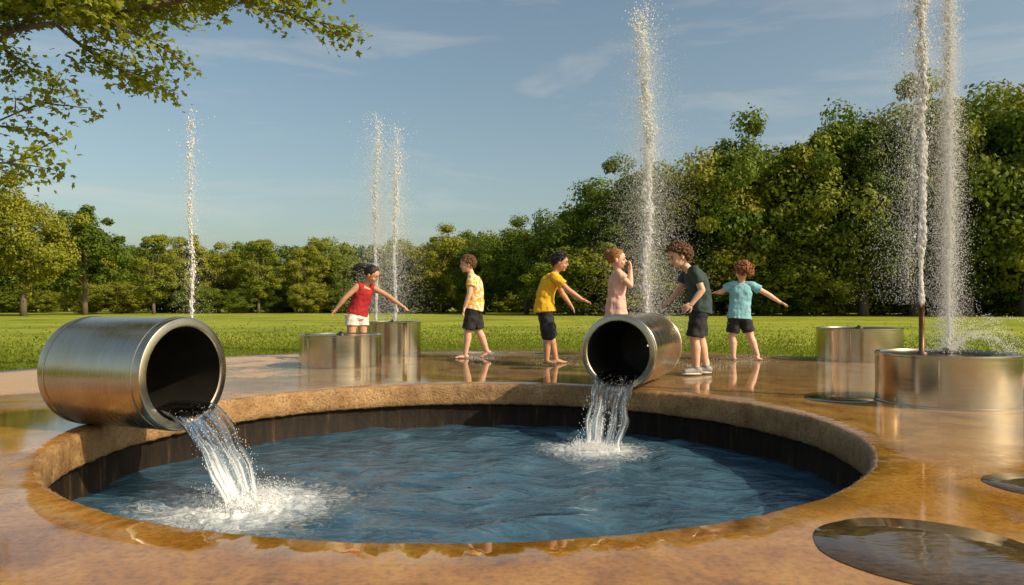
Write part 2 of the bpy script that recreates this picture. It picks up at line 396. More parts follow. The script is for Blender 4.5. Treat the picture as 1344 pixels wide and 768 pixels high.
    while k<nt:
        d=V((random.gauss(0,1),random.gauss(0,1),random.gauss(0,1))).normalized()
        if d.z<max(-.62,-.12+1.05*d.x): continue
        k+=1
        p=(cen[0]+d.x*.088,cen[1]+d.y*.080,cen[2]+d.z*.084)
        if style=='curly':
            o=random.uniform(.98,1.34); q=(cen[0]+d.x*.088*o,d.y*.080*o,cen[2]+d.z*.084*o); r=random.uniform(.010,.021)
            ax=V((random.gauss(0,1),random.gauss(0,1),random.gauss(0,1))).normalized(); a2=ax.orthogonal().normalized(); a3=ax.cross(a2)
            pts=[]
            for i in range(6):
                a=i*1.15; pts.append(H(*q)+(a2*math.cos(a)+a3*math.sin(a))*r*S+ax*(i-2.5)*.006*S)
            for i in range(5): x.cone(pts[i],.0062*S,pts[i+1],.0056*S,3,5,i in(0,4))
        else:
            tgt=V((-.6,0,-.25)) if style!='short' else V((random.gauss(.1,.5),random.gauss(0,.5),-.55))
            tg=(tgt-d*tgt.dot(d)).normalized() if (tgt-d*tgt.dot(d)).length>.01 else V((0,0,-1))
            out=.22 if style=='short' else .02; L=random.uniform(.025,.045)
            q=(p[0]+(tg.x+d.x*out)*L,p[1]+(tg.y+d.y*out)*L,p[2]+(tg.z+d.z*out)*L)
            x.cone(H(*p),.0075*S,H(*q),.0022*S,3,5)
    if style=='pony':
        p0=H(-.10,0,.045); b.cone(H(-.09,0,.04),.022*S,p0,.024*S,3)
        for _ in range(60):
            a=p0+V((random.gauss(0,.009),random.gauss(0,.009),random.gauss(0,.009))); g=J['pony'].normalized(); L=random.uniform(.13,.19)
            m=a+(g+V((random.gauss(0,.14),random.gauss(0,.14),.25))).normalized()*L*.5; e=m+(g+V((random.gauss(0,.2),random.gauss(0,.2),-.7+random.gauss(0,.15)))).normalized()*L*.6
            x.cone(a,.010*S,m,.013*S,3,6); x.cone(m,.013*S,e,.003*S,3,6)
    if style=='bun':
        p0=H(-.095,0,.065); b.ell(p0,(F*.033*S,Rr*.035*S,U*.033*S),3)
        for _ in range(60):
            d=V((random.gauss(0,1),random.gauss(0,1),random.gauss(0,1))).normalized(); tq=d.cross(V((0,0,1))).normalized() if abs(d.z)<.98 else V((1,0,0))
            x.cone(p0+d*.031*S,.007*S,p0+d*.033*S+tq*.022*S,.003*S,3,6)
    src=b.obj('tmp',mats); bvh=BVHTree.FromPolygons([V(v) for v in b.v],b.f)
    md=src.modifiers.new('r','REMESH'); md.mode='VOXEL'; md.voxel_size=.0045
    ms=src.modifiers.new('s','SMOOTH'); ms.iterations=3; ms.factor=.5
    dg=bpy.context.evaluated_depsgraph_get(); me=bpy.data.meshes.new_from_object(src.evaluated_get(dg)); bpy.data.objects.remove(src)
    me.materials.clear()
    for m in mats: me.materials.append(m)
    lab=[]
    for p in me.polygons:
        r=bvh.find_nearest(p.center); lab.append(b.m[r[2]] if r[2] is not None else 0)
    me.polygons.foreach_set('material_index',lab); me.polygons.foreach_set('use_smooth',[True]*len(lab))
    nv=len(me.vertices); co=np.empty(nv*3,np.float32); me.vertices.foreach_get('co',co); no=np.empty(nv*3,np.float32); me.vertex_normals.foreach_get('vector',no)
    co=co.reshape(-1,3); no=no.reshape(-1,3); isc=np.zeros(nv,bool)
    for p,l in zip(me.polygons,lab):
        if l in(1,2):
            for vi in p.vertices: isc[vi]=True
    for i in np.nonzero(isc)[0]:
        c=co[i]; n=noise.noise((c[0]*11,c[1]*11,c[2]*17+3))+.6*noise.noise((c[0]*26,c[1]*26,c[2]*18))
        co[i]=c+no[i]*(.0095*n)
    me.vertices.foreach_set('co',co.ravel()); me.update()
    me=merge(me,x.mesh('fx',mats),name)
    o=bpy.data.objects.new(name,me); scene.collection.objects.link(o); o.location=loc
    return o
SK_A=skin('skin_tan',(.52,.29,.18)); SK_B=skin('skin_fair',(.66,.42,.30))
H_blk=plain('hair_black',(.014,.010,.008),.45); H_brn=plain('hair_brown',(.14,.062,.022),.55); H_aub=plain('hair_auburn',(.30,.115,.035),.6)
sh_red=cloth('red_top',(.36,.012,.016)); sh_yel=cloth('yellow_shirt',(.78,.45,.015)); sh_pat=cloth('patterned_shirt',(.72,.40,.04),(.78,.70,.54),22,.85,True)
sh_pnk=cloth('pink_dress',(.60,.33,.26),(.70,.46,.38),60); sh_grn=cloth('dark_green_shirt',(.024,.052,.050)); sh_blu=cloth('light_blue_shirt',(.20,.46,.54))
M_sneak=plain('sneaker',(.30,.28,.26),.6)
child('girl_in_red_top',(-1.91,9.08,0),dict(
 hipL=(.015,.05,.57),hipR=(-.085,-.05,.57),chest=(.02,0,.77),shL=(.15,.08,.915),shR=(-.01,-.10,.925),
 elL=(.335,.05,.815),wrL=(.52,.0,.69),hdL=(.8,-.1,-.45),elR=(-.155,-.14,.78),wrR=(-.27,-.13,.64),
 head=(.165,-.04,1.085),face=(.9,-.25,-.40),up=(.40,-.1,.9),pony=(-1,-.1,.15),
 knL=(.03,.05,.31),knR=(-.09,-.07,.31),anL=(.0,.07,.05),anR=(-.10,-.03,.05),ftL=(.8,-.4,0),ftR=(.8,-.4,0)),
 sh_red,M_white,SK_A,H_blk,'pony',.97,sleeve=0,short_f=.5)
child('boy_in_patterned_shirt',(-.50,9.5,0),dict(
 hipL=(.0,-.06,.66),hipR=(.0,.06,.66),chest=(.02,0,.88),shL=(-.025,-.135,1.055),shR=(-.015,.13,1.055),
 elL=(-.045,-.165,.85),wrL=(-.11,-.15,.665),pnL=(1,0,0),elR=(.05,.17,.85),wrR=(.01,.16,.66),
 head=(-.085,0,1.245),face=(-1,-.18,-.12),up=(-.12,0,1),
 knL=(-.075,-.07,.36),knR=(.055,.07,.36),anL=(-.11,-.07,.05),anR=(.17,.08,.085),ftL=(-1,-.1,0),ftR=(-.9,0,-.4),fuR=(-.4,0,.95)),
 sh_pat,M_black,SK_B,H_brn,'short',1.02,short_f=.95)
child('boy_in_yellow_shirt',(.404,8.53,0),dict(
 hipL=(-.02,.06,.64),hipR=(-.02,-.06,.64),chest=(.00,0,.86),shL=(.10,.13,1.03),shR=(.085,-.135,1.03),
 elR=(.245,-.17,.87),wrR=(.41,-.17,.755),hdR=(1,0,-.3),elL=(.20,.20,.84),wrL=(.30,.20,.70),
 head=(.165,-.01,1.215),face=(1,-.15,-.22),up=(.2,0,1),
 knR=(.02,-.07,.35),knL=(.05,.07,.36),anR=(.0,-.07,.05),anL=(.12,.1,.05),ftR=(.9,-.5,0),ftL=(.95,.1,0)),
 sh_yel,M_black,SK_A,H_blk,'short',1.0,sleeve=.62,short_f=1.02)
child('girl_in_pink_dress',(1.162,7.9,0),dict(
 hipL=(-.02,.06,.63),hipR=(-.03,-.06,.63),chest=(-.02,0,.85),shL=(.01,.12,1.025),shR=(-.015,-.12,1.025),
 elR=(.105,-.15,.905),wrR=(.12,-.07,1.075),hdR=(.0,.35,1),pnR=(-1,0,0),elL=(.13,.13,.93),wrL=(.14,.05,1.08),hdL=(0,-.35,1),pnL=(-1,0,0),
 head=(-.01,0,1.205),face=(1,-.25,.0),up=(.02,0,1),
 knR=(-.02,-.06,.34),knL=(.02,.06,.34),anR=(-.04,-.06,.05),anL=(.03,.06,.05),ftR=(1,-.1,0),ftL=(1,.1,0)),
 sh_pnk,M_white,SK_B,H_aub,'bun',.98,sleeve=.45,dress=True)
child('boy_in_green_shirt',(1.80,7.2,0),dict(
 hipL=(.055,-.06,.65),hipR=(.05,.06,.65),chest=(.055,0,.87),shL=(-.02,-.135,1.025),shR=(-.03,.13,1.02),
 elL=(.045,-.175,.84),wrL=(-.06,-.18,.705),hdL=(-.8,0,-.5),pnL=(.3,1,0),elR=(-.09,.16,.86),wrR=(-.20,.10,.75),hdR=(-.8,-.2,-.5),
 head=(-.15,-.01,1.19),face=(-1,-.25,-.32),up=(-.28,0,.95),
 knL=(-.005,-.07,.37),knR=(.09,.07,.37),anL=(.015,-.07,.062),anR=(.15,.07,.062),ftL=(-1,-.25,0),ftR=(-1,.0,0)),
 sh_grn,M_black,SK_B,H_brn,'curly',1.0,sleeve=.62,short_f=.95,shoes=M_sneak)
child('child_in_blue_shirt',(2.854,9.1,0),dict(
 hipL=(-.06,.0,.55),hipR=(.06,.0,.55),chest=(.015,0,.76),shL=(-.09,.03,.945),shR=(.145,-.02,.945),
 elR=(.335,-.03,.84),wrR=(.50,-.04,.73),hdR=(1,0,-.4),elL=(-.20,.10,.86),wrL=(-.20,.24,.86),
 head=(.045,.0,1.125),face=(-.35,.9,-.1),up=(.05,0,1),
 knL=(-.075,.02,.30),knR=(.13,-.03,.31),anL=(-.08,-.03,.05),anR=(.20,-.10,.06),ftL=(-.4,.9,0),ftR=(.5,.8,-.1)),
 sh_blu,M_black,SK_B,H_aub,'curly',.97,sleeve=.55,short_f=.8)

# ---------------------------------------------------------------- plaza / pool / lawn
PC=(-.25,4.27); PR=2.12
def outline(a):
    dx,dy=math.cos(a),math.sin(a)
    lo,hi=2.3,16
    def inside(x,y):
        if y>5.5: return (x/5.85)**2+((y-5.5)/5.8)**2<1
        return (x/5.85)**2+((y-5.5)/9.5)**2<1
    for _ in range(24):
        mid=(lo+hi)/2
        if inside(PC[0]+dx*mid,PC[1]+dy*mid): lo=mid
        else: hi=mid
    return lo
SEG=720
def build_plaza():
    vs=[];fs=[];ms=[]
    prof=[(PR+.07,-.185),(PR+.012,-.182),(PR,-.168),(PR-.002,-.12),(PR-.002,-.07),(PR,-.03),(PR+.008,-.010),(PR+.03,0.0)]
    n=len(prof); ext=14
    for k in range(SEG):
        a=2*math.pi*k/SEG; R=outline(a); c,s=math.cos(a),math.sin(a)
        for q,(r,z) in enumerate(prof):
            wob=.009*noise.noise((c*6,s*6,0))+.008*noise.noise((c*45,s*45,3+q))+.004*noise.noise((c*110,s*110,3+q))
            vs.append((PC[0]+c*(r+wob),PC[1]+s*(r+wob),z+(.007*noise.noise((c*40,s*40,9+q)) if q<n-1 else 0)))
        for i in range(1,ext+1):
            t=i/ext; r=(PR+.03)+(R-PR-.03)*t**1.3; vs.append((PC[0]+c*r,PC[1]+s*r,0))
        vs.append((PC[0]+c*R,PC[1]+s*R,-.12))
    m=n+ext+1
    for k in range(SEG):
        k2=(k+1)%SEG
        for i in range(m-1):
            fs.append((k*m+i,k*m+i+1,k2*m+i+1,k2*m+i)); ms.append(1 if i<n-1 else 0)
    b=MB(); b.v=vs;b.f=fs;b.m=ms
    return b.obj('concrete_plaza',[M_deck,M_rim])
build_plaza()
basin=lathe('pool_basin',[(PR+.05,-.175),(PR+.04,WZ-.05),(PR+.02,WZ-.06),(PR+.02,-.9),(0.01,-.9)],[M_wall,M_rim,M_floor],[0,0,0,2],seg=180,loc=(PC[0],PC[1],0))
def build_water():
    nr,na=170,440; rs=np.linspace(.01,PR+.045,nr); an=np.linspace(0,2*np.pi,na,endpoint=False)
    R,A=np.meshgrid(rs,an,indexing='ij'); X=PC[0]+R*np.cos(A); Y=PC[1]+R*np.sin(A); Z=np.zeros_like(X)
    r2=np.random.default_rng(3)
    for _ in range(34):
        th=r2.uniform(0,2*np.pi); k=r2.uniform(5,26); ph=r2.uniform(0,6.3)
        Z+=.022/k*np.sin(k*(X*np.cos(th)+Y*np.sin(th))+ph+1.2*np.sin(1.7*X+ph)+1.1*np.sin(2.1*Y-ph))
    for (x,y,s) in IMP:
        d=np.hypot(X-x,Y-y); Z+=.009*s*np.exp(-d*1.5)*np.sin(d*26+1.5*np.sin(5*np.arctan2(Y-y,X-x)))+.035*s*np.exp(-(d/.16)**2)
        nz=np.sin(X*41+3*np.sin(Y*23))*np.sin(Y*47+2*np.sin(X*31)); Z+=.02*s*np.exp(-(d/.32)**2)*nz
    vs=np.stack([X,Y,WZ+Z],-1).reshape(-1,3)
    idx=np.arange(nr*na).reshape(nr,na); a=idx[:-1]; b=idx[1:]
    f=np.stack([a,b,np.roll(b,-1,1),np.roll(a,-1,1)],-1).reshape(-1,4)
    return npmesh('pool_water',vs,f,[M_water],True)
build_water()
def build_lawn():
    vs=[];fs=[]; facs=[None,0,3,8,20,45,90,200,600,2500]; m=len(facs)
    for k in range(SEG):
        a=2*math.pi*k/SEG; R=outline(a); c,s=math.cos(a),math.sin(a)
        for j,e in enumerate(facs):
            r=R-.15 if e is None else R+e
            vs.append((PC[0]+c*r,PC[1]+s*r,-.012))
    for k in range(SEG):
        k2=(k+1)%SEG
        for i in range(m-1): fs.append((k*m+i,k*m+i+1,k2*m+i+1,k2*m+i))
    b=MB(); b.v=vs;b.f=fs;b.m=[0]*len(fs); b.obj('grass_lawn',[M_grass])
build_lawn()
def build_blades():
    n=90000
    a=rng.uniform(-.1*np.pi,1.1*np.pi,n); e=rng.exponential(3.0,n)
    oa=np.linspace(-np.pi,np.pi,361); orr=np.array([outline(x) for x in oa])
    aw=(a+np.pi)%(2*np.pi)-np.pi; R=np.interp(aw,oa,orr)
    x=PC[0]+np.cos(a)*(R+e+.01); y=PC[1]+np.sin(a)*(R+e+.01)
    h=rng.uniform(.008,.036,n); w=rng.uniform(.004,.008,n)*(1+.25*e)
    th=rng.uniform(0,2*np.pi,n); lx=rng.normal(0,.022,n); ly=rng.normal(0,.022,n)
    v=np.zeros((n,3,3)); v[:,0]=np.stack([x-np.cos(th)*w,y-np.sin(th)*w,np.full(n,-.014)],-1)
    v[:,1]=np.stack([x+np.cos(th)*w,y+np.sin(th)*w,np.full(n,-.014)],-1)
    v[:,2]=np.stack([x+lx,y+ly,h],-1)
    npmesh('grass_blades',v.reshape(-1,3),np.arange(n*3).reshape(n,3),[M_blade])
build_blades()
def disc(x,y,r):
    b=MB(); n=120; sd=random.random()*50
    def rg(f,z): return [((r*f*(1+.018*noise.noise((math.cos(a)*2.2+sd,math.sin(a)*2.2,0))+.006*noise.noise((math.cos(a)*12+sd,math.sin(a)*12,0))))*math.cos(a),(r*f*(1+.018*noise.noise((math.cos(a)*2.2+sd,math.sin(a)*2.2,0))+.006*noise.noise((math.cos(a)*12+sd,math.sin(a)*12,0))))*math.sin(a),z) for a in [2*math.pi*k/n for k in range(n)]]
    b.loft([rg(1.0,.0),rg(.99,.0022),rg(.5,.0026),rg(.01,.0026)],0,False)
    o=b.obj('wet_drain_and_shadow',[M_puddle_shadow]); o.location=(x,y,.0015); return o
disc(1.19,2.06,.31); disc(2.06,2.79,.21); disc(2.42,5.35,.24); disc(.62,10.2,.33)  # dark disc left of the riser drum paints its shadow; others are wet drains

# ---------------------------------------------------------------- steel drums & pipes
def drum(x,y,r,h,rod=None):
    e=empty('steel_drum_fountain',(x,y,0))
    o=lathe('body',[(r+.004,0),(r+.004,.014),(r,.018),(r,h-.022),(r+.003,h-.018),(r+.003,h-.006),(r-.003,h),(r-.02,h),(r-.026,h-.010),(.01,h-.006)],[M_drum],[0]*9,seg=96); autosmooth(o); o.parent=e
    b=MB(); b.cone((r*math.cos(-2.2),r*math.sin(-2.2),.02),.0025,(r*math.cos(-2.2),r*math.sin(-2.2),h-.03),.0025,0,8); s=b.obj('weld_seam',[M_drum]); s.parent=e
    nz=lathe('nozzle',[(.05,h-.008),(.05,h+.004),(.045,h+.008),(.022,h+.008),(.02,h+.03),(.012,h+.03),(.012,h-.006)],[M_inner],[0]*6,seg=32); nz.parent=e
    if rod:
        rx,ry,top=rod
        rd=lathe('riser_pipe',[(.035,h-.008),(.035,h+.006),(.018,h+.01),(.018,top-.012),(.021,top-.012),(.021,top),(.012,top),(.012,top-.05)],[M_rust],[0]*7,seg=24); rd.parent=e; rd.location=(rx,ry,0)
    return e
drum(-1.95,8.25,.46,.365); drum(-1.70,10.3,.40,.46); drum(4.38,9.14,.50,.41)
drum(3.10,5.17,.455,.36,rod=(-.22,-.08,.71))
def pipe(end,direction,length,R=.314,th=.052):
    e=empty('steel_pipe',(0,0,0)); d=V(direction).normalized()
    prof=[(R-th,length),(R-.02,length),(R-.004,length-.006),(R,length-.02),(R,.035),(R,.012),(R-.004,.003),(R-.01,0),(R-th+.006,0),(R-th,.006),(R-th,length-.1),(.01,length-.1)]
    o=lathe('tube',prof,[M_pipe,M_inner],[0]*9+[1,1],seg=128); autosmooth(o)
    s=lathe('seam',[(R-.002,.052),(R+.003,.055),(R+.003,.062),(R-.002,.065)],[M_pipe],[0]*3,seg=128)
    s2=lathe('back_seam',[(R-.002,length-.06),(R+.003,length-.057),(R+.003,length-.05),(R-.002,length-.047)],[M_pipe],[0]*3,seg=128)
    q=d.to_track_quat('Z','X')
    for k in (o,s,s2): k.parent=e
    e.rotation_mode='QUATERNION'; e.rotation_quaternion=q; e.location=end
    return e
phi=math.radians(21)
A1=V((-1.81,4.02,.316)); d1=V((-math.cos(phi),math.sin(phi),0)); pipe(A1,d1,.76)
A2=V((.845,5.80,.316)); d2=V((.40,.92,0)).normalized(); pipe(A2,d2,1.18,.305,.05)

def stream(name,start,flow,land,w0,w1):
    start=V(start);land=V(land); flow=V(flow).normalized(); side=flow.cross(V((0,0,1))).normalized()
    ns,nc=90,72; inside=.28; b=MB(); rings=[]
    H=start.z-land.z; L=(V((land.x,land.y,0))-V((start.x,start.y,0))); 
    for i in range(ns):
        t=i/(ns-1)
        if t<.22:
            u=t/.22; c=start-flow*inside*(1-u); tang=flow; w=w0
        else:
            u=(t-.22)/.78; c=V((start.x+L.x*u,start.y+L.y*u,start.z-H*(u**1.75)-.015*u)); tang=V((L.x,L.y,-H*1.75*max(u,.02)**.75)).normalized(); w=w0+(w1-w0)*u
        nrm=tang.cross(side).normalized()
        if nrm.z<0: nrm=-nrm
        ring=[]
        for j in range(nc):
            a=2*math.pi*j/nc; ca,sa=math.cos(a),math.sin(a)
            th=.016 if t>=.22 else .010
            k=noise.noise((ca*7+ (5 if sa>0 else 0),t*1.6,start.x))*.026*min(1,t*3)+noise.noise((ca*20+(9 if sa>0 else 0),t*3,2))*.010*t
            cup=.05*(ca*ca)*(1-.7*t)
            edge=noise.noise((t*7,3 if ca>0 else 8,1))*.035*t
            ring.append(c+side*(ca*(w/2+edge))+nrm*(sa*th+k+cup))
        rings.append(ring)
    b.loft(rings,0); o=b.obj(name,[M_stream])
    uvl=o.data.uv_layers.new(name='UVMap')
    for p in o.data.polygons:
        for li in p.loop_indices:
            vi=o.data.loops[li].vertex_index; uvl.data[li].uv=(abs((vi%nc)/nc-.5)*2,(vi//nc)/(ns-1))
    return o
stream('falling_water',A1+V((0,0,-.225)),-d1,(IMP[0][0],IMP[0][1],WZ-.02),.36,.27)
stream('falling_water',A2+V((0,0,-.215)),-d2,(IMP[1][0]+.05,IMP[1][1],WZ-.02),.33,.30)

# ---------------------------------------------------------------- droplets
OV=np.array([(1,0,0),(-1,0,0),(0,1,0),(0,-1,0),(0,0,1),(0,0,-1)],float)
OF=np.array([(0,2,4),(2,1,4),(1,3,4),(3,0,4),(2,0,5),(1,2,5),(3,1,5),(0,3,5)])
def drops_arr(P,S,st=1.6):
    n=len(P); st=np.broadcast_to(st,(n,)); sc=np.stack([S,S,S*st],-1)
    v=P[:,None,:]+OV[None]*sc[:,None,:]
    f=(OF[None]+np.arange(n)[:,None,None]*6).reshape(-1,3)
    return v.reshape(-1,3),f
def jet(x,y,z0,z1,r0,r1,dens,nsp,spread,mist,mw,mlo=0.,wind=0.,seed=1,mx=0.,ms=1.):
    r=np.random.default_rng(seed); Hh=z1-z0
    n=int(dens*Hh); t=r.uniform(0,1,n); z=z0+Hh*t
    K=9; st=r.integers(0,K,n); ph=r.uniform(0,6.3,(K,4)); am=r.uniform(.2,1,K)
    lump=1+.35*np.sin(z*8.3+seed*2)*np.sin(z*3.1+seed)+.25*np.sin(z*19+seed)
    rad=(r0+(r1-r0)*t**1.5)*lump
    ox=am[st]*rad*(np.sin(z*5+ph[st,0])+.6*np.sin(z*13+ph[st,1])); oy=am[st]*rad*(np.sin(z*6+ph[st,2])+.6*np.sin(z*12+ph[st,3]))
    clump=.5+.5*np.sin(z*9+ph[st,1])*np.sin(z*23+ph[st,2]); keep=r.uniform(0,1,n)<(1-.25*t-.65*np.minimum(1,.25+t*1.6)*(1-clump))
    g=r.normal(size=(n,2))*(rad*.32)[:,None]
    sway=.6*r1*np.sin(z*1.7+seed)*t+r0*.5*np.sin(z*6.1+seed)
    P=np.stack([x+sway+ox*.75+g[:,0],y+oy*.7+g[:,1],z],-1)[keep]; S=(r.gamma(2.0,.0024,n)+.0025*(1-t)+.001).clip(.0015,.013)[keep]
    parts=[drops_arr(P,S,(3.2-1.7*t)[keep])]
    n=nsp; t=r.beta(2.2,1.2,n); rr=np.abs(r.normal(0,1,n))*spread*(.25+.75*t); an=r.uniform(0,2*np.pi,n)
    p=np.stack([x+rr*np.cos(an)+wind*(1-t)*rr,y+rr*np.sin(an),z0+Hh*(t*1.03)],-1)
    parts.append(drops_arr(p,r.gamma(1.6,.0016,n).clip(.001,.009),1.6))
    n=mist; t=r.beta(1.25,1.5,n); rr=np.abs(r.normal(0,1,n))*mw*(1.1-.6*t); an=r.uniform(0,2*np.pi,n)
    p=np.stack([x+mx*(1-t)+rr*np.cos(an),y+rr*np.sin(an)*.7,z0+mlo+(Hh-mlo)*.94*t],-1)
    parts.append(drops_arr(p,r.uniform(.0009,.0026,n)*(y/8.8)**.5*ms,2.4))
    o=0;vs=[];fs=[]
    for v,f in parts: vs.append(v); fs.append(f+o); o+=len(v)
    return npmesh('water_jet',np.concatenate(vs),np.concatenate(fs),[M_drop],True)
jet(-3.76,8.5,0,2.95,.014,.055,560,1100,.11,3500,.17,seed=1)
jet(-1.93,10.3,.47,3.35,.012,.06,560,2200,.17,16000,.27,seed=2)
jet(-1.66,10.3,.47,3.2,.012,.07,560,2200,.17,16000,.27,seed=3)
jet(1.63,8.8,0,4.30,.024,.11,2000,4200,.16,52000,.33,.2,seed=4,mx=.05)
jet(2.88,5.09,.70,3.6,.012,.040,2300,4200,.10,22000,.19,0,-.6,seed=5,mx=-.10)
jet(3.12,5.17,.38,3.5,.007,.025,350,3000,.05,60000,.080,0,.2,seed=6)
def ballistic(cx,cy,z0,n,vr,vz,sz,dirs=None,floor=0,r0=.02):
    an=rng.uniform(0,2*np.pi,n) if dirs is None else rng.normal(dirs[0],dirs[1],n)
    v=rng.uniform(*vr,n); w=rng.uniform(*vz,n); T=(w+np.sqrt(np.maximum(w*w+2*9.8*(z0-floor),0)))/9.8
    t=rng.uniform(0,1,n)*T; q=rng.uniform(0,r0,n)
    p=np.stack([cx+np.cos(an)*(v*t+q),cy+np.sin(an)*(v*t+q),z0+w*t-4.9*t*t],-1)
    return p,rng.uniform(sz[0],sz[1],n)
def sprayobj(name,items,st=1.2):
    P=np.concatenate([a for a,b in items]);S=np.concatenate([b for a,b in items]); v,f=drops_arr(P,S,st); return npmesh(name,v,f,[M_drop],True)
items=[ballistic(3.12,5.17,.37,900,(.1,.9),(.3,1.4),(.001,.003),floor=.36)]
for q in range(9):      # fine arcing streams leaving the drum to the right
    an=rng.normal(-.12,.18); v=rng.uniform(.9,2.0); w=rng.uniform(1.3,2.2); n=420
    T=(w+math.sqrt(w*w+2*9.8*.27))/9.8; t=rng.uniform(0,1,n)**.9*T; sp_=.010+.05*t
    items.append((np.stack([3.14+math.cos(an)*v*t+rng.normal(0,1,n)*sp_*.5,5.17+math.sin(an)*v*t+rng.normal(0,1,n)*sp_*.5,.38+w*t-4.9*t*t+rng.normal(0,1,n)*sp_*.5],-1),rng.uniform(.001,.0032,n)))
sprayobj('water_splash',items)
items=[]
for (x,y,s) in IMP:
    items.append(ballistic(x,y,WZ+.01,int(2600*s),(.1,1.0*s),(.2,1.5*s),(.001,.004),floor=WZ,r0=.16))
    items.append(ballistic(x,y,WZ+.02,int(3200*s),(.02,.5),(.1,.85),(.002,.006),floor=WZ,r0=.15))
sprayobj('water_splash',items,1.0)
items=[]
for (x,y) in ((1.63,8.8),(1.3,8.9),(.5,8.6),(-.5,9.5),(2.9,9.0),(2.2,8.2),(-3.7,8.5)):
    items.append(ballistic(x,y,.0,350,(.1,1.0),(.3,1.4),(.0012,.0035),r0=.3))
sprayobj('water_splash',items,1.2)
items=[]
for (A,d,im,w) in ((A1+V((0,0,-.2)),-d1,IMP[0],.36),(A2+V((0,0,-.2)),-d2,IMP[1],.33)):
    n=500; u=rng.uniform(0,1,n)**.6; side=V((-d.y,d.x,0)); s=(rng.uniform(-1,1,n))*w*.5
    x=A.x+(im[0]-A.x)*u+side.x*s+rng.normal(0,.012,n); y=A.y+(im[1]-A.y)*u+side.y*s+rng.normal(0,.012,n); z=A.z+(WZ-A.z)*u**1.75+rng.normal(0,.012,n)+.02
    items.append((np.stack([x,y,z],-1),rng.uniform(.001,.003,n)*(.4+u)))
sprayobj('water_splash',items,2.0)

# ---------------------------------------------------------------- trees
def leaves(C,Nrm,size,asp=.6):
    n=len(C); a=rng.normal(size=(n,3)); a-= (a*Nrm).sum(1,keepdims=True)*Nrm; a/=np.linalg.norm(a,axis=1,keepdims=True)+1e-9
    b=np.cross(Nrm,a); s=size[:,None]
    v=np.stack([C-a*s,C+b*s*asp-a*s*.1,C+a*s,C-b*s*asp-a*s*.1],1)
    return v.reshape(-1,3),np.arange(n*4).reshape(n,4)
def tree_mesh(name,H,W,base,nl,ls,seed,clumps=70,trunk=True):
    r=np.random.default_rng(seed); random.seed(seed)
    cz=(H+base)/2; hz=(H-base)/2
    cs=[]
    while len(cs)<clumps:
        d=r.normal(size=3); d/=np.linalg.norm(d); q=r.uniform(.35,1)**.6
        lob=1+.20*noise.noise((d[0]*1.6+seed,d[1]*1.6,d[2]*1.6))*2
        z=d[2]*q; wz=(1-.28*max(z,0)) * (1-.15*max(-z,0))
        cs.append((d[0]*q*W/2*lob*wz,d[1]*q*W/2*lob*wz,cz+z*hz*min(lob,1.06),r.uniform(.07,.17)*W*(1.1-.25*q)))
    cs=np.array(cs); idx=r.integers(0,clumps,nl)
    d=r.normal(size=(nl,3)); d/=np.linalg.norm(d,axis=1,keepdims=True)
    q=r.uniform(.25,1,nl)**.45*(1+.25*r.normal(size=nl)*.5)
    P=cs[idx,:3]+d*(cs[idx,3]*q)[:,None]*np.array([1,1,.72])
    P[:,2]=np.maximum(P[:,2],base*.7+.05)
    nn=d+r.normal(size=(nl,3))*.45+np.array([0,0,.35]); nn/=np.linalg.norm(nn,axis=1,keepdims=True)
    v,f=leaves(P,nn,r.uniform(.6,1.25,nl)*ls)
    me=npmesh(name,v,f,[M_leaf,M_bark],False,link=False)
    b=MB(); b.cone((0,0,-.1),.028*W+.05,(0,0,base+.1),.022*W+.03,1,10,False)
    b.cone((0,0,base),.022*W+.03,(.1,0,H*.8),.02,1,8,False)
    for i in range(12):
        c=cs[i]; z=base+.3+random.random()*(H-base)*.4
        b.cone((0,0,z),.012*W,(c[0]*.85,c[1]*.85,max(c[2],z+.2)),.015,1,6,False)
    return merge(me,b.mesh('t',[M_leaf,M_bark]),name)
TM=[tree_mesh('tree_a',10,8.0,1.9,24000,.125,1,90),tree_mesh('tree_b',10,7.0,2.0,22000,.125,2,80),
    tree_mesh('tree_c',10,9.0,1.0,29000,.125,3,110),tree_mesh('tree_d',10,6.0,1.7,18000,.12,4,70)]
MASS=tree_mesh('mass',10,11,.1,24000,.17,5,120)
def put(me,x,y,h,sx=1.,name='deciduous_tree'):
    o=bpy.data.objects.new(name,me); scene.collection.objects.link(o); s=h/10
    o.location=(x,y,-.05); o.scale=(s*sx,s*sx,s); o.rotation_euler=(0,0,random.uniform(0,6.28)); return o
random.seed(11)
rows=[(-.93,44,10.0,1,0),(-.84,45,9.6,1,1),(-.675,45,8.4,.95,0),(-.59,50,7.6,1.1,1),(-.495,54,5.9,1.1,3),(-.45,60,6.6,.9,1),(-.405,62,5.7,1.1,0),
 (-.35,60,6.1,1.1,3),(-.285,62,5.8,1.0,1),(-.225,64,5.6,1.1,0),(-.16,62,6.6,1.1,2),(-.10,60,7.0,1.1,0),(-.04,58,6.3,1.1,2),(.02,54,6.9,1.1,0),
 (.085,52,8.3,1.0,2),(.145,50,10.2,.95,0),(.205,50,10.8,.9,2),(.275,48,11.2,.95,2),(.345,47,12.6,.9,0),(.42,47,12.3,.95,2),
 (.485,46,14.0,.85,2),(.555,46,14.3,.85,0),(.63,45,14.1,.9,2),(.71,44,14.8,.9,2),(.79,44,15.2,.9,2),(.9,44,15,.9,0)]
for a,D,h,sx,k in rows: put(TM[k],a*D,D,h,sx)
for i in range(38):
    a=-1.0+i*.053; D=70+random.uniform(-5,7)
    hb=np.interp(a,[-1,-.6,-.45,-.1,.05,.15,.35,.6,1],[9.5,7.8,6.6,7.6,9.0,12.0,16,19.5,20])*random.uniform(.86,1.04)
    put(MASS,a*D,D,hb,random.uniform(.9,1.1),'woodland_tree')
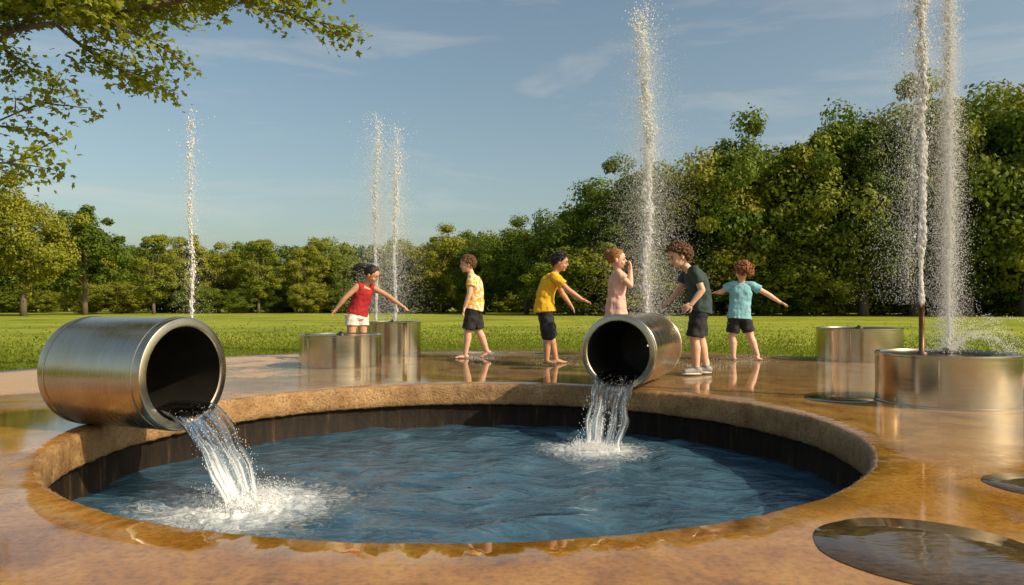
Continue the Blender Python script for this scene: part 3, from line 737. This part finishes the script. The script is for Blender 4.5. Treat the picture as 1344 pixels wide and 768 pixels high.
for i in range(36):
    a=-.95+i*.055; D=58+random.uniform(-3,4) if a<.05 else 46+random.uniform(-2,2)
    put(MASS,a*D,D+3,random.uniform(2.0,3.0)*(1 if a<.05 else 1.8),1.5,'understory_shrub')
def near_tree():
    random.seed(5); b=MB(); T=V((-6.6,7.4,0))
    b.cone(T+V((0,0,-.1)),.22,T+V((.1,0,2.0)),.17,1,16,False); b.cone(T+V((.1,0,1.95)),.17,T+V((.2,-.1,6)),.08,1,12,False)
    tips=[]
    def limb(p,d,L,r,depth,k=1.0):
        p=V(p); d=V(d).normalized(); n=7; q=p
        for i in range(n):
            d=(d+V((random.gauss(0,.05),random.gauss(0,.05),random.gauss(0,.04)))).normalized(); q2=q+d*L/n
            b.cone(q,r*(1-i/n*.75),q2,r*(1-(i+1)/n*.75),1,6,False); q=q2
            if depth>0 and i>0:
                for _ in range(2):
                    e=(d+V((random.gauss(0,.6),random.gauss(0,.6),random.gauss(.05,.3)))).normalized()
                    limb(q,e,L*random.uniform(.14,.28)*k,r*.4,depth-1,1.4)
            if depth==0 and i%2: tips.append(q.copy())
        tips.append(q.copy())
    o=T+V((.12,0,0))
    limb(o+V((0,0,3.3)),(4.2,-1.3,.0),4.0,.05,2)
    limb(o+V((0,0,3.45)),(3.9,-1.5,.02),4.2,.045,2)
    limb(o+V((0,0,3.4)),(3.4,-1.9,.15),4.0,.05,2)
    limb(o+V((0,0,3.7)),(3.6,-.9,.30),4.0,.05,2)
    limb(o+V((0,0,2.15)),(2.6,-1.3,-.20),3.05,.022,1,.8)
    limb(o+V((0,0,2.25)),(2.7,-1.1,-.16),2.9,.020,1,.8)
    limb(o+V((0,0,3.5)),(-2,1,1.6),3,.06,2,1.3); limb(o+V((0,0,4.2)),(.5,2,1.6),3,.05,2,1.3); limb(o+V((0,0,3.9)),(-1.5,-2,1.2),3,.05,2,1.3)
    limb(o+V((0,0,4.6)),(1,.4,2),2.6,.05,2,1.3)
    C=[]
    for t in tips:
        for _ in range(8):
            C.append((t.x+random.gauss(0,.07),t.y+random.gauss(0,.07),t.z+random.gauss(0,.05)-.02))
    C=np.array(C); n=len(C); nn=rng.normal(size=(n,3))*.7+np.array([.3,-.3,.8]); nn/=np.linalg.norm(nn,axis=1,keepdims=True)
    a=rng.normal(size=(n,3)); a-=(a*nn).sum(1,keepdims=True)*nn; a/=np.linalg.norm(a,axis=1,keepdims=True); bb=np.cross(nn,a)
    ang=np.linspace(0,2*np.pi,10,endpoint=False); rad=np.array([1,.5,.85,.45,.6,.35,.6,.45,.85,.5]); s=rng.uniform(.026,.050,n)
    v=C[:,None]+s[:,None,None]*rad[None,:,None]*(a[:,None]*np.cos(ang)[None,:,None]+bb[:,None]*np.sin(ang)[None,:,None])
    v[:,:,2]-= (s*.25)[:,None]*(rad[None]**2)
    me=npmesh('l',v.reshape(-1,3),np.arange(n*10).reshape(n,10),[M_leafn,M_bark],link=False)
    me=merge(me,b.mesh('w',[M_leafn,M_bark]),'maple_tree')
    o=bpy.data.objects.new('maple_tree',me); scene.collection.objects.link(o)
near_tree()

# ---------------------------------------------------------------- light, sky, camera
el=math.radians(36); sd=V((1,-.50,0)).normalized(); sun=V((sd.x*math.cos(el),sd.y*math.cos(el),math.sin(el)))
L=bpy.data.lights.new('sun','SUN'); L.energy=5.0; L.angle=math.radians(.5); L.color=(1,.82,.57)
lo=bpy.data.objects.new('sun',L); lo.rotation_mode='QUATERNION'; lo.rotation_quaternion=sun.to_track_quat('Z','Y'); scene.collection.objects.link(lo)
w=bpy.data.worlds.new('World'); scene.world=w; w.use_nodes=True; nt=w.node_tree
bg=nt.nodes['Background']; sky=nt.nodes.new('ShaderNodeTexSky'); sky.sky_type='NISHITA'; sky.sun_disc=False
sky.sun_elevation=el; sky.sun_rotation=math.atan2(sd.x,sd.y); sky.air_density=1.0; sky.dust_density=3.0; sky.ozone_density=.3
tc=nt.nodes.new('ShaderNodeTexCoord'); mp=nt.nodes.new('ShaderNodeMapping'); mp.inputs['Scale'].default_value=(1.2,1.2,7.5); mp.inputs['Rotation'].default_value=(0,.10,.2)
nt.links.new(tc.outputs['Generated'],mp.inputs['Vector'])
cn=noise_n(nt,2.3,7,.6,mp.outputs[0],.5); cr=ramp(nt,cn.outputs['Fac'],[(.50,0),(.80,.5)])
hs=mixc(nt,1.0,sky.outputs[0],(1.0,1.02,.90),'MULTIPLY')
nt.links.new(mixc(nt,cr.outputs['Color'],hs,(5.2,4.9,4.3)),bg.inputs['Color']); bg.inputs['Strength'].default_value=.14
cam=bpy.data.cameras.new('camera'); cam.sensor_width=36; cam.lens=25.45; cam.shift_y=.0119; cam.clip_end=6000; cam.clip_start=.05
co=bpy.data.objects.new('camera',cam); co.location=(0,0,.7); co.rotation_euler=(math.radians(90),0,0); scene.collection.objects.link(co); scene.camera=co
